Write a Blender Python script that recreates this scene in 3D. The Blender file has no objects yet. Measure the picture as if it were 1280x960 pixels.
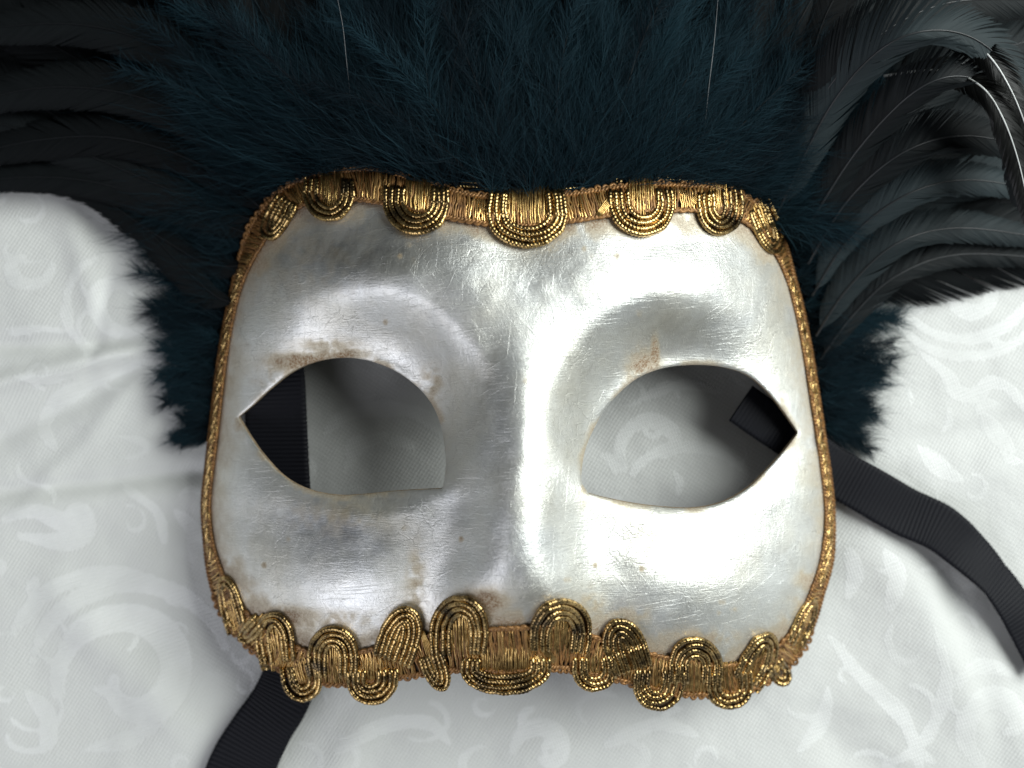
import bpy, math, random
import numpy as np
from mathutils import Vector
from mathutils.geometry import delaunay_2d_cdt

# ------------------------------------------------------------------ units
# 1 unit "u" = what one photo pixel spans on the cloth; K turns it into metres
K = 0.000224
D = 1400.0                      # camera height above the cloth, in u
rng = np.random.default_rng(7)
random.seed(7)

def P(px, py, z):
    px = np.asarray(px, float); py = np.asarray(py, float); z = np.asarray(z, float) + 0 * px
    f = (D - z) / D
    return np.stack([(px - 640) * f, -(py - 480) * f, z], -1) * K

# ------------------------------------------------------------------ camera, world, lamps
S = bpy.context.scene
COL = S.collection
cam = bpy.data.cameras.new('camera')
camo = bpy.data.objects.new('camera', cam); COL.objects.link(camo)
camo.location = (0, 0, D * K)
cam.sensor_width = 36; cam.lens = 36 / 2 / (640 / D)
cam.clip_start = 0.01; cam.clip_end = 20
cam.dof.use_dof = True; cam.dof.focus_distance = (D - 175) * K; cam.dof.aperture_fstop = 7.0
S.camera = camo

w = bpy.data.worlds.new('World'); S.world = w; w.use_nodes = True
w.node_tree.nodes['Background'].inputs[0].default_value = (0.80, 0.86, 0.88, 1)
w.node_tree.nodes['Background'].inputs[1].default_value = 0.08

def area(name, loc, sx, sy, power, color, target=(0, 0, 0.03)):
    l = bpy.data.lights.new(name, 'AREA'); l.shape = 'ELLIPSE'; l.size = sx; l.size_y = sy
    l.energy = power; l.color = color
    o = bpy.data.objects.new(name, l); COL.objects.link(o); o.location = loc
    o.rotation_euler = (Vector(target) - Vector(loc)).to_track_quat('-Z', 'Y').to_euler()
    return o
area('window_light', (0.74, 0.29, 0.69), 1.0, 0.74, 18.5, (0.95, 1.0, 0.975))
area('left_window_light', (-0.62, -0.64, 0.58), 0.90, 0.75, 5.0, (0.90, 0.91, 1.0))

S.view_settings.view_transform = 'Standard'; S.view_settings.look = 'None'
S.view_settings.gamma = 1; S.view_settings.exposure = 0.0

# ------------------------------------------------------------------ helpers
def sstep(a, b, x):
    t = np.clip((np.asarray(x, float) - a) / (b - a), 0, 1); return t * t * (3 - 2 * t)

def catmull(pts, step, closed=False):
    pts = np.array(pts, float); n = len(pts); out = []
    for i in range(n if closed else n - 1):
        if closed: p0, p1, p2, p3 = pts[(i-1) % n], pts[i], pts[(i+1) % n], pts[(i+2) % n]
        else: p0, p1, p2, p3 = pts[max(i-1, 0)], pts[i], pts[i+1], pts[min(i+2, n-1)]
        m = max(2, int(np.ceil(np.linalg.norm((p2 - p1)[:2]) / step)))
        t = (np.arange(m) / m)[:, None]
        out.append(0.5 * (2*p1 + (p2-p0)*t + (2*p0-5*p1+4*p2-p3)*t**2 + (3*p1-p0-3*p2+p3)*t**3))
    out = np.concatenate(out)
    if not closed: out = np.vstack([out, pts[-1]])
    return out

def resample(pts, step):
    d = np.r_[0, np.cumsum(np.linalg.norm(np.diff(pts, axis=0), axis=1))]
    n = max(2, int(round(d[-1] / step)) + 1); s = np.linspace(0, d[-1], n)
    return np.stack([np.interp(s, d, pts[:, k]) for k in range(pts.shape[1])], -1)

def inpoly(poly, x, y):
    x = np.asarray(x); y = np.asarray(y); c = np.zeros(x.shape, bool); n = len(poly); j = n - 1
    for i in range(n):
        xi, yi = poly[i]; xj, yj = poly[j]
        if yi != yj:
            c ^= ((yi > y) != (yj > y)) & (x < (xj - xi) * (y - yi) / (yj - yi) + xi)
        j = i
    return c

def nearest(poly, x, y):
    x = np.asarray(x, float).ravel(); y = np.asarray(y, float).ravel()
    dd = np.empty(len(x)); ii = np.empty(len(x), int)
    for a in range(0, len(x), 20000):
        q = (x[a:a+20000, None] - poly[None, :, 0])**2 + (y[a:a+20000, None] - poly[None, :, 1])**2
        ii[a:a+20000] = q.argmin(1); dd[a:a+20000] = np.sqrt(q.min(1))
    return dd, ii

_lat = rng.random((64, 64))
def vnoise(x, y):
    xi = np.floor(x).astype(int); yi = np.floor(y).astype(int); fx = x - xi; fy = y - yi
    fx = fx*fx*(3-2*fx); fy = fy*fy*(3-2*fy)
    g = lambda a, b: _lat[a % 64, b % 64]
    return (g(xi, yi)*(1-fx)+g(xi+1, yi)*fx)*(1-fy) + (g(xi, yi+1)*(1-fx)+g(xi+1, yi+1)*fx)*fy
def fbm(x, y, o=4):
    s = 0; a = .5
    for k in range(o): s = s + a * vnoise(x * 2**k + 17*k, y * 2**k + 31*k); a *= .5
    return s

def make_mesh(name, V, F, mat, parent=None, smooth=True, attrs=None, matidx=None, mats=None, attrs_uv=None):
    me = bpy.data.meshes.new(name)
    V = np.ascontiguousarray(V, np.float32)
    if isinstance(F, np.ndarray):
        k = F.shape[1]
        me.vertices.add(len(V)); me.vertices.foreach_set('co', V.ravel())
        me.loops.add(F.size); me.loops.foreach_set('vertex_index', F.astype(np.int32).ravel())
        me.polygons.add(len(F)); me.polygons.foreach_set('loop_start', np.arange(0, F.size, k, dtype=np.int32))
        me.update(calc_edges=True)
    else:
        me.from_pydata([tuple(v) for v in V], [], F)
    me.validate()
    for m in (mats or [mat]): me.materials.append(m)
    if matidx is not None: me.polygons.foreach_set('material_index', np.asarray(matidx, np.int32))
    me.polygons.foreach_set('use_smooth', np.full(len(me.polygons), smooth))
    for k, a in (attrs or {}).items():
        at = me.attributes.new(k, 'FLOAT', 'POINT'); at.data.foreach_set('value', np.asarray(a, np.float32))
    me.update()
    o = bpy.data.objects.new(name, me); COL.objects.link(o)
    if parent is not None: o.parent = parent
    return o

class Acc:                      # collects quads/tris of many tubes into one mesh
    def __init__(s): s.V = []; s.F = []; s.n = 0; s.A = []
    def add(s, V, F, a=None):
        s.V.append(V); s.F.append(F + s.n); s.n += len(V); s.A.append(a if a is not None else np.zeros(len(V)))
    def build(s, name, mat, parent=None, attr=None):
        return make_mesh(name, np.concatenate(s.V), np.concatenate(s.F), mat, parent,
                         attrs={attr: np.concatenate(s.A)} if attr else None)

def frames(p):
    t = np.gradient(p, axis=0); t /= np.linalg.norm(t, axis=1)[:, None] + 1e-12
    up = np.array([0, 0, 1.0]); a = np.cross(t, up); l = np.linalg.norm(a, axis=1)[:, None]
    a = np.where(l < 1e-3, np.array([1.0, 0, 0]), a / (l + 1e-9)); b = np.cross(a, t)
    return t, a, b

def tube(acc, pts, r, nr=8, ring=None, amp=.22, flat=1.0, twist=1, attr=0.0):
    """pts in metres, r in metres (scalar or per point); ring = pitch of the wrapped wire in metres"""
    n = len(pts); t, a, b = frames(pts)
    s = np.r_[0, np.cumsum(np.linalg.norm(np.diff(pts, axis=0), axis=1))]
    th = np.linspace(0, 2*math.pi, nr, endpoint=False)
    R = np.broadcast_to(np.asarray(r, float), (n,))[:, None] * np.ones((1, nr))
    if ring: R = R * (1 - amp + amp * np.abs(np.sin(math.pi * s[:, None] / ring + twist * th[None, :] / 2)) ** .7)
    V = pts[:, None, :] + a[:, None, :] * (R*np.cos(th))[..., None] + b[:, None, :] * (R*np.sin(th)*flat)[..., None]
    V = V.reshape(-1, 3)
    i = np.arange(n-1)[:, None] * nr; j = np.arange(nr)[None, :]; j2 = (j+1) % nr
    F = np.stack([i+j, i+j2, i+nr+j2, i+nr+j], -1).reshape(-1, 4)
    acc.add(V, F, np.full(len(V), attr))

# ------------------------------------------------------------------ node helpers
def new_mat(name):
    m = bpy.data.materials.new(name); m.use_nodes = True
    nt = m.node_tree; return m, nt, nt.nodes['Principled BSDF']
def N(nt, typ, **kw):
    n = nt.nodes.new(typ)
    for k, v in kw.items():
        if k in ('op',): n.operation = v
        elif k.startswith('i_'): n.inputs[k[2:].replace('_', ' ')].default_value = v
        else: setattr(n, k, v)
    return n
def L(nt, a, b): nt.links.new(a, b)
def math_(nt, op, a, b=None, c=None, clamp=False):
    n = nt.nodes.new('ShaderNodeMath'); n.operation = op; n.use_clamp = clamp
    for i, v in enumerate((a, b, c)):
        if v is None: continue
        if isinstance(v, (int, float)): n.inputs[i].default_value = v
        else: nt.links.new(v, n.inputs[i])
    return n.outputs[0]
def ucoord(nt):                 # object coordinates in u
    tc = nt.nodes.new('ShaderNodeTexCoord'); m = nt.nodes.new('ShaderNodeMapping')
    m.inputs['Scale'].default_value = (1/K,)*3; nt.links.new(tc.outputs['Object'], m.inputs['Vector']); return m.outputs[0]
def mapped(nt, v, rot=0, sc=(1, 1, 1), loc=(0, 0, 0)):
    m = nt.nodes.new('ShaderNodeMapping'); m.inputs['Rotation'].default_value = (0, 0, rot)
    m.inputs['Scale'].default_value = sc; m.inputs['Location'].default_value = loc
    m.vector_type = 'TEXTURE' if False else 'POINT'
    # rotate first, then stretch
    r = nt.nodes.new('ShaderNodeVectorRotate'); r.rotation_type = 'Z_AXIS'; r.inputs['Angle'].default_value = rot
    m.inputs['Rotation'].default_value = (0, 0, 0)
    nt.links.new(v, r.inputs['Vector']); nt.links.new(r.outputs[0], m.inputs['Vector']); return m.outputs[0]
def noise(nt, v, scale, detail=2, rough=.5, dist=0):
    n = nt.nodes.new('ShaderNodeTexNoise'); n.inputs['Scale'].default_value = scale
    n.inputs['Detail'].default_value = detail; n.inputs['Roughness'].default_value = rough
    n.inputs['Distortion'].default_value = dist; nt.links.new(v, n.inputs['Vector']); return n.outputs['Fac']
def ramp(nt, f, stops):
    r = nt.nodes.new('ShaderNodeValToRGB'); e = r.color_ramp.elements
    while len(e) < len(stops): e.new(0.5)
    for k, (p, c) in enumerate(stops):
        e[k].position = p; e[k].color = (c if isinstance(c, tuple) else (c, c, c)) + (1,) if not isinstance(c, tuple) or len(c) == 3 else c
    nt.links.new(f, r.inputs[0]); return r.outputs[0]
def mixc(nt, f, a, b):
    n = nt.nodes.new('ShaderNodeMix'); n.data_type = 'RGBA'
    for i, v in ((0, f), (6, a), (7, b)):
        if isinstance(v, (int, float)): n.inputs[i].default_value = v
        elif isinstance(v, tuple): n.inputs[i].default_value = v + (1,) if len(v) == 3 else v
        else: nt.links.new(v, n.inputs[i])
    return n.outputs[2]
def attr(nt, name):
    n = nt.nodes.new('ShaderNodeAttribute'); n.attribute_name = name; return n.outputs['Fac']

# ------------------------------------------------------------------ materials
def mat_silver():
    m, nt, b = new_mat('silver_leaf')
    u = ucoord(nt)
    lines = None
    # fine scratches in several directions: stretched noise, only its thin crests kept
    for k, (ang, sc, thr, wgt) in enumerate([(1.45, (1.0, .045, .2), .66, 1.0), (.10, (.9, .05, .2), .67, .7), (1.0, (.55, .035, .2), .70, 1.0),
                                            (-.7, (.7, .04, .2), .69, .8), (.45, (.8, .05, .2), .70, .7)]):
        n = noise(nt, mapped(nt, u, ang, (sc[0]*.55, sc[1]*.26, .05), (k*13.1, k*7.7, 0)), 1.0, 3, .6, .25)
        l = math_(nt, 'MULTIPLY', ramp(nt, n, [(thr-.06, 0.0), (thr+.02, 1.0)]), wgt)
        lines = l if lines is None else math_(nt, 'MAXIMUM', lines, l)
    brushed = noise(nt, mapped(nt, u, .05, (.03, .8, .1)), 1.0, 4, .7)
    brushed2 = noise(nt, mapped(nt, u, 1.2, (.04, .6, .1)), 1.0, 4, .65)
    crackle = nt.nodes.new('ShaderNodeTexVoronoi'); crackle.feature = 'DISTANCE_TO_EDGE'; crackle.inputs['Scale'].default_value = 1/26
    dist = nt.nodes.new('ShaderNodeVectorMath'); dist.operation = 'ADD'
    nn = nt.nodes.new('ShaderNodeTexNoise'); nn.inputs['Scale'].default_value = .06; nn.inputs['Detail'].default_value = 3
    sc_ = nt.nodes.new('ShaderNodeVectorMath'); sc_.operation = 'SCALE'; sc_.inputs['Scale'].default_value = 26
    L(nt, u, nn.inputs['Vector']); L(nt, nn.outputs['Color'], sc_.inputs[0]); L(nt, u, dist.inputs[0]); L(nt, sc_.outputs[0], dist.inputs[1])
    L(nt, mapped(nt, dist.outputs[0], .3, (1, .7, 1)), crackle.inputs['Vector'])
    crk = ramp(nt, crackle.outputs['Distance'], [(0, 1.0), (.035, 0.0)])
    patch = ramp(nt, noise(nt, u, .012, 3), [(.45, 0.0), (.62, 1.0)])
    crk = math_(nt, 'MULTIPLY', crk, patch)
    grain = noise(nt, u, .33, 5, .7)
    lump = noise(nt, u, .03, 3, .5)
    h = math_(nt, 'MULTIPLY', lines, .30)
    h = math_(nt, 'ADD', h, math_(nt, 'MULTIPLY', brushed, .75))
    h = math_(nt, 'ADD', h, math_(nt, 'MULTIPLY', brushed2, .35))
    h = math_(nt, 'ADD', h, math_(nt, 'MULTIPLY', grain, .8))
    h = math_(nt, 'ADD', h, math_(nt, 'MULTIPLY', lump, 1.6))
    h = math_(nt, 'SUBTRACT', h, math_(nt, 'MULTIPLY', crk, .35))
    bp = nt.nodes.new('ShaderNodeBump'); bp.inputs['Strength'].default_value = .9; bp.inputs['Distance'].default_value = K * .55
    L(nt, h, bp.inputs['Height']); L(nt, bp.outputs[0], b.inputs['Normal'])
    st = attr(nt, 'stain')
    stn = math_(nt, 'MULTIPLY', st, ramp(nt, noise(nt, u, .09, 5, .7), [(.3, .55), (.6, 1.3)]), clamp=True)
    tone = ramp(nt, noise(nt, u, .011, 4, .6), [(.35, 0.0), (.7, 1.0)])
    base = mixc(nt, tone, (.86, .87, .85), (.80, .78, .70))
    base = mixc(nt, math_(nt, 'MULTIPLY', ramp(nt, grain, [(.5, 0.0), (.75, 1.0)]), .18), base, (.55, .53, .47))
    base = mixc(nt, math_(nt, 'MULTIPLY', lines, .12), base, (.95, .95, .9))
    base = mixc(nt, math_(nt, 'MULTIPLY', crk, .30), base, (.38, .36, .32))
    pt = attr(nt, 'painted_shade')  # painted dark reflections, mixed into the base colour
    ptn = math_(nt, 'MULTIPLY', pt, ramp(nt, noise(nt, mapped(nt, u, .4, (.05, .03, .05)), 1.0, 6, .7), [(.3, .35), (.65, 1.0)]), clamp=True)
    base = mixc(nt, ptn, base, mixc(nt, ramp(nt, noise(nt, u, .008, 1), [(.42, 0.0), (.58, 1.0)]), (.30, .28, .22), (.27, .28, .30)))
    fine = ramp(nt, noise(nt, u, .45, 4, .75), [(.35, .35), (.6, 1.0)])
    base = mixc(nt, math_(nt, 'MULTIPLY', ramp(nt, stn, [(0, 0.0), (.35, 1.0)]), .45), base, (.52, .42, .22))
    base = mixc(nt, math_(nt, 'MULTIPLY', stn, fine), base, (.20, .105, .04))
    L(nt, base, b.inputs['Base Color'])
    L(nt, math_(nt, 'SUBTRACT', .91, math_(nt, 'MULTIPLY', stn, .8), clamp=True), b.inputs['Metallic'])
    r = math_(nt, 'ADD', .35, math_(nt, 'MULTIPLY', noise(nt, u, .02, 4, .6), .20))
    r = math_(nt, 'ADD', r, math_(nt, 'MULTIPLY', stn, .3))
    L(nt, r, b.inputs['Roughness'])
    return m

def simple(name, col, rough=.5, metal=0, spec=.5, bump=None, var=0):
    m, nt, b = new_mat(name)
    b.inputs['Base Color'].default_value = (*col, 1); b.inputs['Roughness'].default_value = rough
    b.inputs['Metallic'].default_value = metal; b.inputs['Specular IOR Level'].default_value = spec
    if var:
        u = ucoord(nt); n = noise(nt, u, .12, 4, .7)
        L(nt, mixc(nt, ramp(nt, n, [(.35, 0.0), (.65, 1.0)]), tuple(c*(1-var) for c in col), tuple(min(1, c*(1+var*.6)) for c in col)), b.inputs['Base Color'])
    if bump:
        u = ucoord(nt); n = noise(nt, u, bump[0], 4, .65)
        bp = nt.nodes.new('ShaderNodeBump'); bp.inputs['Strength'].default_value = 1; bp.inputs['Distance'].default_value = K * bump[1]
        L(nt, n, bp.inputs['Height']); L(nt, bp.outputs[0], b.inputs['Normal'])
    return m

M_silver = mat_silver()
M_edge = simple('raw_cut_edge', (.36, .27, .17), .7, .25, bump=(.4, 1.0), var=.5)
M_inside = simple('mask_inside', (.10, .085, .065), .85, bump=(.1, 2))

def mat_gold(name, c1, c2, c3, rough):
    m, nt, b = new_mat(name); u = ucoord(nt)
    n = noise(nt, u, .22, 4, .75); n2 = noise(nt, u, .035, 3, .6)
    c = mixc(nt, ramp(nt, n, [(.38, 0.0), (.62, 1.0)]), c1, c2)
    c = mixc(nt, ramp(nt, n2, [(.50, 0.0), (.68, 1.0)]), c, c3)
    L(nt, c, b.inputs['Base Color']); b.inputs['Metallic'].default_value = 1
    L(nt, math_(nt, 'ADD', rough, math_(nt, 'MULTIPLY', n, .2)), b.inputs['Roughness'])
    return m
M_cord = mat_gold('tarnished_gold_wire', (.19, .115, .04), (.72, .50, .21), (.11, .08, .045), .18)
M_thread = mat_gold('bright_gold_thread', (.36, .22, .07), (.72, .50, .20), (.26, .16, .06), .22)
def mat_copper():
    m, nt, b = new_mat('copper_brown_thread'); u = ucoord(nt); sh = attr(nt, 'gilt')
    n = noise(nt, u, .15, 4, .75)
    c = mixc(nt, ramp(nt, n, [(.35, 0.0), (.65, 1.0)]), (.11, .052, .017), (.38, .19, .062))
    gl = ramp(nt, sh, [(.36, 0.0), (.54, 1.0)])
    L(nt, mixc(nt, gl, c, (.74, .47, .18)), b.inputs['Base Color'])
    L(nt, math_(nt, 'ADD', .35, math_(nt, 'MULTIPLY', gl, .6)), b.inputs['Metallic'])
    L(nt, math_(nt, 'SUBTRACT', .48, math_(nt, 'MULTIPLY', gl, .25)), b.inputs['Roughness'])
    return m
M_copper = mat_copper()
M_core = simple('dark_trim_core', (.05, .03, .015), .8, var=.3)

def mat_feather(name, lo, hi, rough, spec, transl, rnd_contrast=False):
    m, nt, b = new_mat(name)
    oi = nt.nodes.new('ShaderNodeObjectInfo'); at = attr(nt, 'shade')
    if rnd_contrast: rv = ramp(nt, oi.outputs['Random'], [(.4, 0.0), (.68, .25), (.95, 1.0)])
    else: rv = oi.outputs['Random']
    f = math_(nt, 'ADD', math_(nt, 'MULTIPLY', rv, .7), math_(nt, 'MULTIPLY', at, .3))
    c = mixc(nt, f, lo, hi); L(nt, c, b.inputs['Base Color'])
    b.inputs['Roughness'].default_value = rough; b.inputs['Specular IOR Level'].default_value = spec
    t = nt.nodes.new('ShaderNodeBsdfTranslucent'); L(nt, c, t.inputs['Color'])
    mx = nt.nodes.new('ShaderNodeMixShader'); mx.inputs[0].default_value = transl
    out = nt.nodes['Material Output']
    L(nt, b.outputs[0], mx.inputs[1]); L(nt, t.outputs[0], mx.inputs[2]); L(nt, mx.outputs[0], out.inputs['Surface'])
    return m
M_fluff = mat_feather('teal_black_down', (.0035, .0055, .0085), (.015, .042, .057), .75, .10, .28)
M_coque = mat_feather('black_coque_vane', (.0025, .003, .0035), (.032, .044, .048), .6, .14, .08, True)
M_coque_black = mat_feather('glossy_black_coque_vane', (.002, .002, .002), (.006, .0065, .006), .4, .2, .05)
M_coque_dark = mat_feather('dull_black_coque_vane', (.0015, .002, .0025), (.008, .010, .011), .7, .09, .15)
M_quill = simple('feather_quill', (.006, .007, .008), .55, spec=.12)
M_quill_soft = simple('grey_feather_quill', (.022, .024, .026), .38, spec=.45)
M_quill_glint = simple('painted_glint_quill', (.62, .64, .62), .2, spec=.9)  # near-white colour paints the window's glint along the quill
M_quill_pale = simple('pale_feather_quill', (.09, .10, .105), .35, spec=.6)

def mat_ribbon():
    m, nt, b = new_mat('black_grosgrain')
    u = ucoord(nt); n = noise(nt, u, .5, 3, .6)
    L(nt, mixc(nt, n, (.003, .003, .0045), (.0075, .008, .012)), b.inputs['Base Color'])
    b.inputs['Roughness'].default_value = .55; b.inputs['Specular IOR Level'].default_value = .12
    b.inputs['Sheen Weight'].default_value = .03
    return m
M_ribbon = mat_ribbon()

def mat_cloth():
    m, nt, b = new_mat('white_damask')
    u = ucoord(nt); pat = attr(nt, 'pattern')
    wob = noise(nt, u, .05, 2)
    def wave(rot, period, dist=1.2):
        n = nt.nodes.new('ShaderNodeTexWave'); n.wave_type = 'BANDS'; n.bands_direction = 'X'
        n.inputs['Scale'].default_value = 1 / period * .3142 ; n.inputs['Distortion'].default_value = dist
        n.inputs['Detail'].default_value = 2; n.inputs['Detail Scale'].default_value = .8
        L(nt, mapped(nt, u, rot), n.inputs['Vector']); return n.outputs['Fac']
    w1 = wave(.55, 4.2); w2 = wave(.55 + 1.5708, 4.6); w3 = wave(-.35, 3.4); w4 = wave(-.35 + 1.5708, 5.0)
    wa = math_(nt, 'MULTIPLY', w1, math_(nt, 'ADD', .5, math_(nt, 'MULTIPLY', w2, .5)))
    wb = math_(nt, 'MULTIPLY', w3, math_(nt, 'ADD', .3, math_(nt, 'MULTIPLY', w4, .7)))
    edge = ramp(nt, math_(nt, 'ADD', pat, math_(nt, 'MULTIPLY', math_(nt, 'SUBTRACT', noise(nt, u, .25, 3), .5), .35)), [(.38, 0.0), (.58, 1.0)])
    hh = nt.nodes.new('ShaderNodeMix'); L(nt, edge, hh.inputs[0]); L(nt, wa, hh.inputs[2]); L(nt, wb, hh.inputs[3])
    h = math_(nt, 'ADD', hh.outputs[0], math_(nt, 'MULTIPLY', noise(nt, u, .12, 4, .7), 1.2))
    h = math_(nt, 'ADD', h, math_(nt, 'MULTIPLY', edge, .45))
    bp = nt.nodes.new('ShaderNodeBump'); bp.inputs['Strength'].default_value = .8; bp.inputs['Distance'].default_value = K * .7
    L(nt, h, bp.inputs['Height']); L(nt, bp.outputs[0], b.inputs['Normal'])
    big = noise(nt, u, .006, 3)
    reg = ramp(nt, noise(nt, u, .008, 2), [(.35, .25), (.65, 1.0)])
    edge = math_(nt, 'MULTIPLY', math_(nt, 'MULTIPLY', edge, reg), math_(nt, 'ADD', .55, math_(nt, 'MULTIPLY', noise(nt, mapped(nt, u, .5, (.3, .03, .1)), 1.0, 3, .7), .8)))
    c = mixc(nt, edge, (.61, .615, .595), (.71, .715, .70))
    c = mixc(nt, math_(nt, 'MULTIPLY', math_(nt, 'SUBTRACT', 1.0, hh.outputs[0]), .16), c, (.42, .43, .42))
    L(nt, c, b.inputs['Base Color'])
    L(nt, math_(nt, 'SUBTRACT', .58, math_(nt, 'MULTIPLY', edge, .24)), b.inputs['Roughness'])
    b.inputs['Specular IOR Level'].default_value = .6
    b.inputs['Sheen Weight'].default_value = .1
    return m
M_cloth = mat_cloth()

# ------------------------------------------------------------------ the cloth
def strokes():
    o = []
    def arc(cx, cy, rx, ry, a0, a1, w0, w1=None, n=26):
        a = np.radians(np.linspace(a0, a1, n)); t = np.linspace(0, 1, n)
        o.append((np.stack([cx + rx*np.cos(a), cy + ry*np.sin(a)], -1), (w0 + ((w1 if w1 else w0)-w0)*t) * np.sin(np.pi*np.clip(t*.92+.04, 0, 1))**.5))
    def spiral(cx, cy, r0, r1, a0, a1, w, n=44):
        t = np.linspace(0, 1, n); a = np.radians(a0 + (a1-a0)*t); r = r0 + (r1-r0)*t
        o.append((np.stack([cx + r*np.cos(a), cy + r*np.sin(a)], -1), w*(.35+.65*np.sin(np.pi*np.clip(t+.05, 0, 1)))))
    def line(pts, w):
        p = resample(catmull(pts, 6), 6); t = np.linspace(0, 1, len(p)); o.append((p, w*np.sin(np.pi*(t*.9+.05))**.6))
    # right-hand side
    spiral(1212, 368, 33, 10, -40, 250, 9); arc(1205, 340, 90, 84, 20, 140, 7); arc(1210, 340, 110, 106, 25, 150, 6)
    line([(1150, 440), (1185, 470), (1195, 492), (1222, 494), (1238, 478), (1262, 486), (1290, 520)], 7)
    line([(1150, 560), (1175, 585), (1200, 600)], 9); line([(1230, 520), (1250, 545), (1268, 565)], 8)
    line([(1105, 690), (1120, 720), (1110, 760)], 10); line([(1040, 800), (1080, 850), (1130, 900), (1150, 960)], 9)
    line([(1060, 690), (1068, 720), (1062, 745)], 9)
    spiral(1250, 905, 52, 12, 120, 420, 12); line([(1110, 960), (1160, 920), (1180, 850), (1165, 780)], 7)
    line([(1195, 860), (1215, 835), (1245, 835), (1275, 850)], 7); line([(1000, 940), (1030, 905), (1035, 860)], 8)
    # left-hand side
    spiral(160, 850, 95, 20, -190, 175, 17); arc(160, 850, 128, 118, -170, -20, 11)
    line([(10, 790), (50, 745), (110, 720), (170, 722)], 9); line([(0, 650), (40, 640), (80, 655), (95, 640), (100, 665), (70, 680), (20, 672)], 11)
    line([(60, 560), (45, 530), (70, 500), (120, 470), (170, 455)], 9); line([(20, 470), (60, 475), (110, 462), (165, 440)], 5)
    spiral(150, 375, 46, 14, 40, 330, 9); arc(150, 385, 70, 70, 60, 250, 5); line([(0, 412), (40, 410), (80, 414)], 4)
    line([(100, 940), (160, 925), (205, 890), (230, 860)], 8); spiral(30, 330, 34, 8, 0, 260, 8)
    line([(215, 640), (240, 665), (238, 700)], 8); line([(30, 870), (55, 900), (50, 940)], 9); line([(150, 610), (190, 640), (200, 680)], 6)
    # seen through the eye openings and below
    arc(480, 560, 80, 50, 200, 350, 8); line([(430, 590), (450, 560), (480, 545)], 6); spiral(820, 560, 50, 14, 150, 420, 8)
    line([(800, 500), (850, 480), (900, 490)], 7); arc(860, 600, 70, 40, 190, 340, 7)
    line([(420, 940), (470, 910), (530, 905), (560, 930)], 9); spiral(680, 940, 40, 10, 180, 470, 9); line([(760, 930), (820, 905), (870, 920)], 8)
    # fine filling sprigs all over the visible cloth
    r = random.Random(11)
    for gx in range(-20, 1300, 78):
        for gy in range(250, 1000, 78):
            x = gx + r.uniform(-30, 30); y = gy + r.uniform(-30, 30); a = r.uniform(0, 360); k = r.random()
            if k < .4: arc(x, y, r.uniform(18, 34), r.uniform(12, 30), a, a + r.uniform(110, 220), r.uniform(2.0, 3.6))
            elif k < .75:
                c, s_ = math.cos(a), math.sin(a); line([(x, y), (x+14*c-5*s_, y+14*s_+5*c), (x+30*c, y+30*s_)], r.uniform(3, 5.5))
            else: spiral(x, y, r.uniform(14, 22), 5, a, a+300, 2.6)
    r = random.Random(5)
    for gx in range(-900, 2200, 150):
        for gy in range(-700, 1700, 150):
            x = gx + r.uniform(-35, 35); y = gy + r.uniform(-35, 35)
            if -40 < x < 1320 and 200 < y < 1000: continue
            a = r.uniform(0, 360); spiral(x, y, r.uniform(35, 60), 10, a, a + r.choice([-1, 1])*r.uniform(200, 330), r.uniform(7, 12))
            line([(x+60, y-40), (x+85, y-10), (x+80, y+30)], 8)
    return o

def cloth_h(px, py):
    X = px; Y = py
    z = 34*(fbm(X/290+3.3, Y/310+1.7, 3) - .45) + 8*(fbm(X/75+9, Y/70, 3)-.45)
    def crease(p0, p1, amp, wd, end=60):
        nonlocal z
        p0 = np.array(p0, float); p1 = np.array(p1, float); d = p1-p0; l = np.linalg.norm(d); d /= l
        s = (X-p0[0])*d[0] + (Y-p0[1])*d[1]; n = -(X-p0[0])*d[1] + (Y-p0[1])*d[0]
        n = n + 7*(vnoise(s/70+p0[0], 0*s+p0[1]/9.0)-.5)
        z = z + amp*np.exp(-(n/wd)**2)*sstep(-end*.3, end, s)*sstep(-end*.3, end, l-s)
    crease((215, 425), (-90, 500), 11, 13); crease((215, 430), (-60, 430), -8, 12); crease((205, 445), (-60, 570), -9, 18)
    crease((200, 440), (20, 640), 4, 14)
    crease((290, 588), (-60, 622), -8, 12); crease((290, 608), (-60, 650), 5, 22)
    crease((80, 260), (130, 420), 5, 16); crease((150, 290), (100, 500), -3, 10)
    crease((1060, 640), (1330, 1000), 10, 45); crease((1290, 560), (1150, 640), 5, 20); crease((1100, 560), (1330, 520), -4, 18)
    crease((30, 700), (250, 940), 8, 30); crease((330, 880), (240, 1050), 9, 22); crease((470, 880), (360, 1080), 9, 26); crease((1000, 880), (1180, 1040), -7, 30)
    crease((700, 880), (660, 1060), 6, 40); crease((1180, 690), (1260, 960), -6, 22)
    return z - 6

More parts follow.
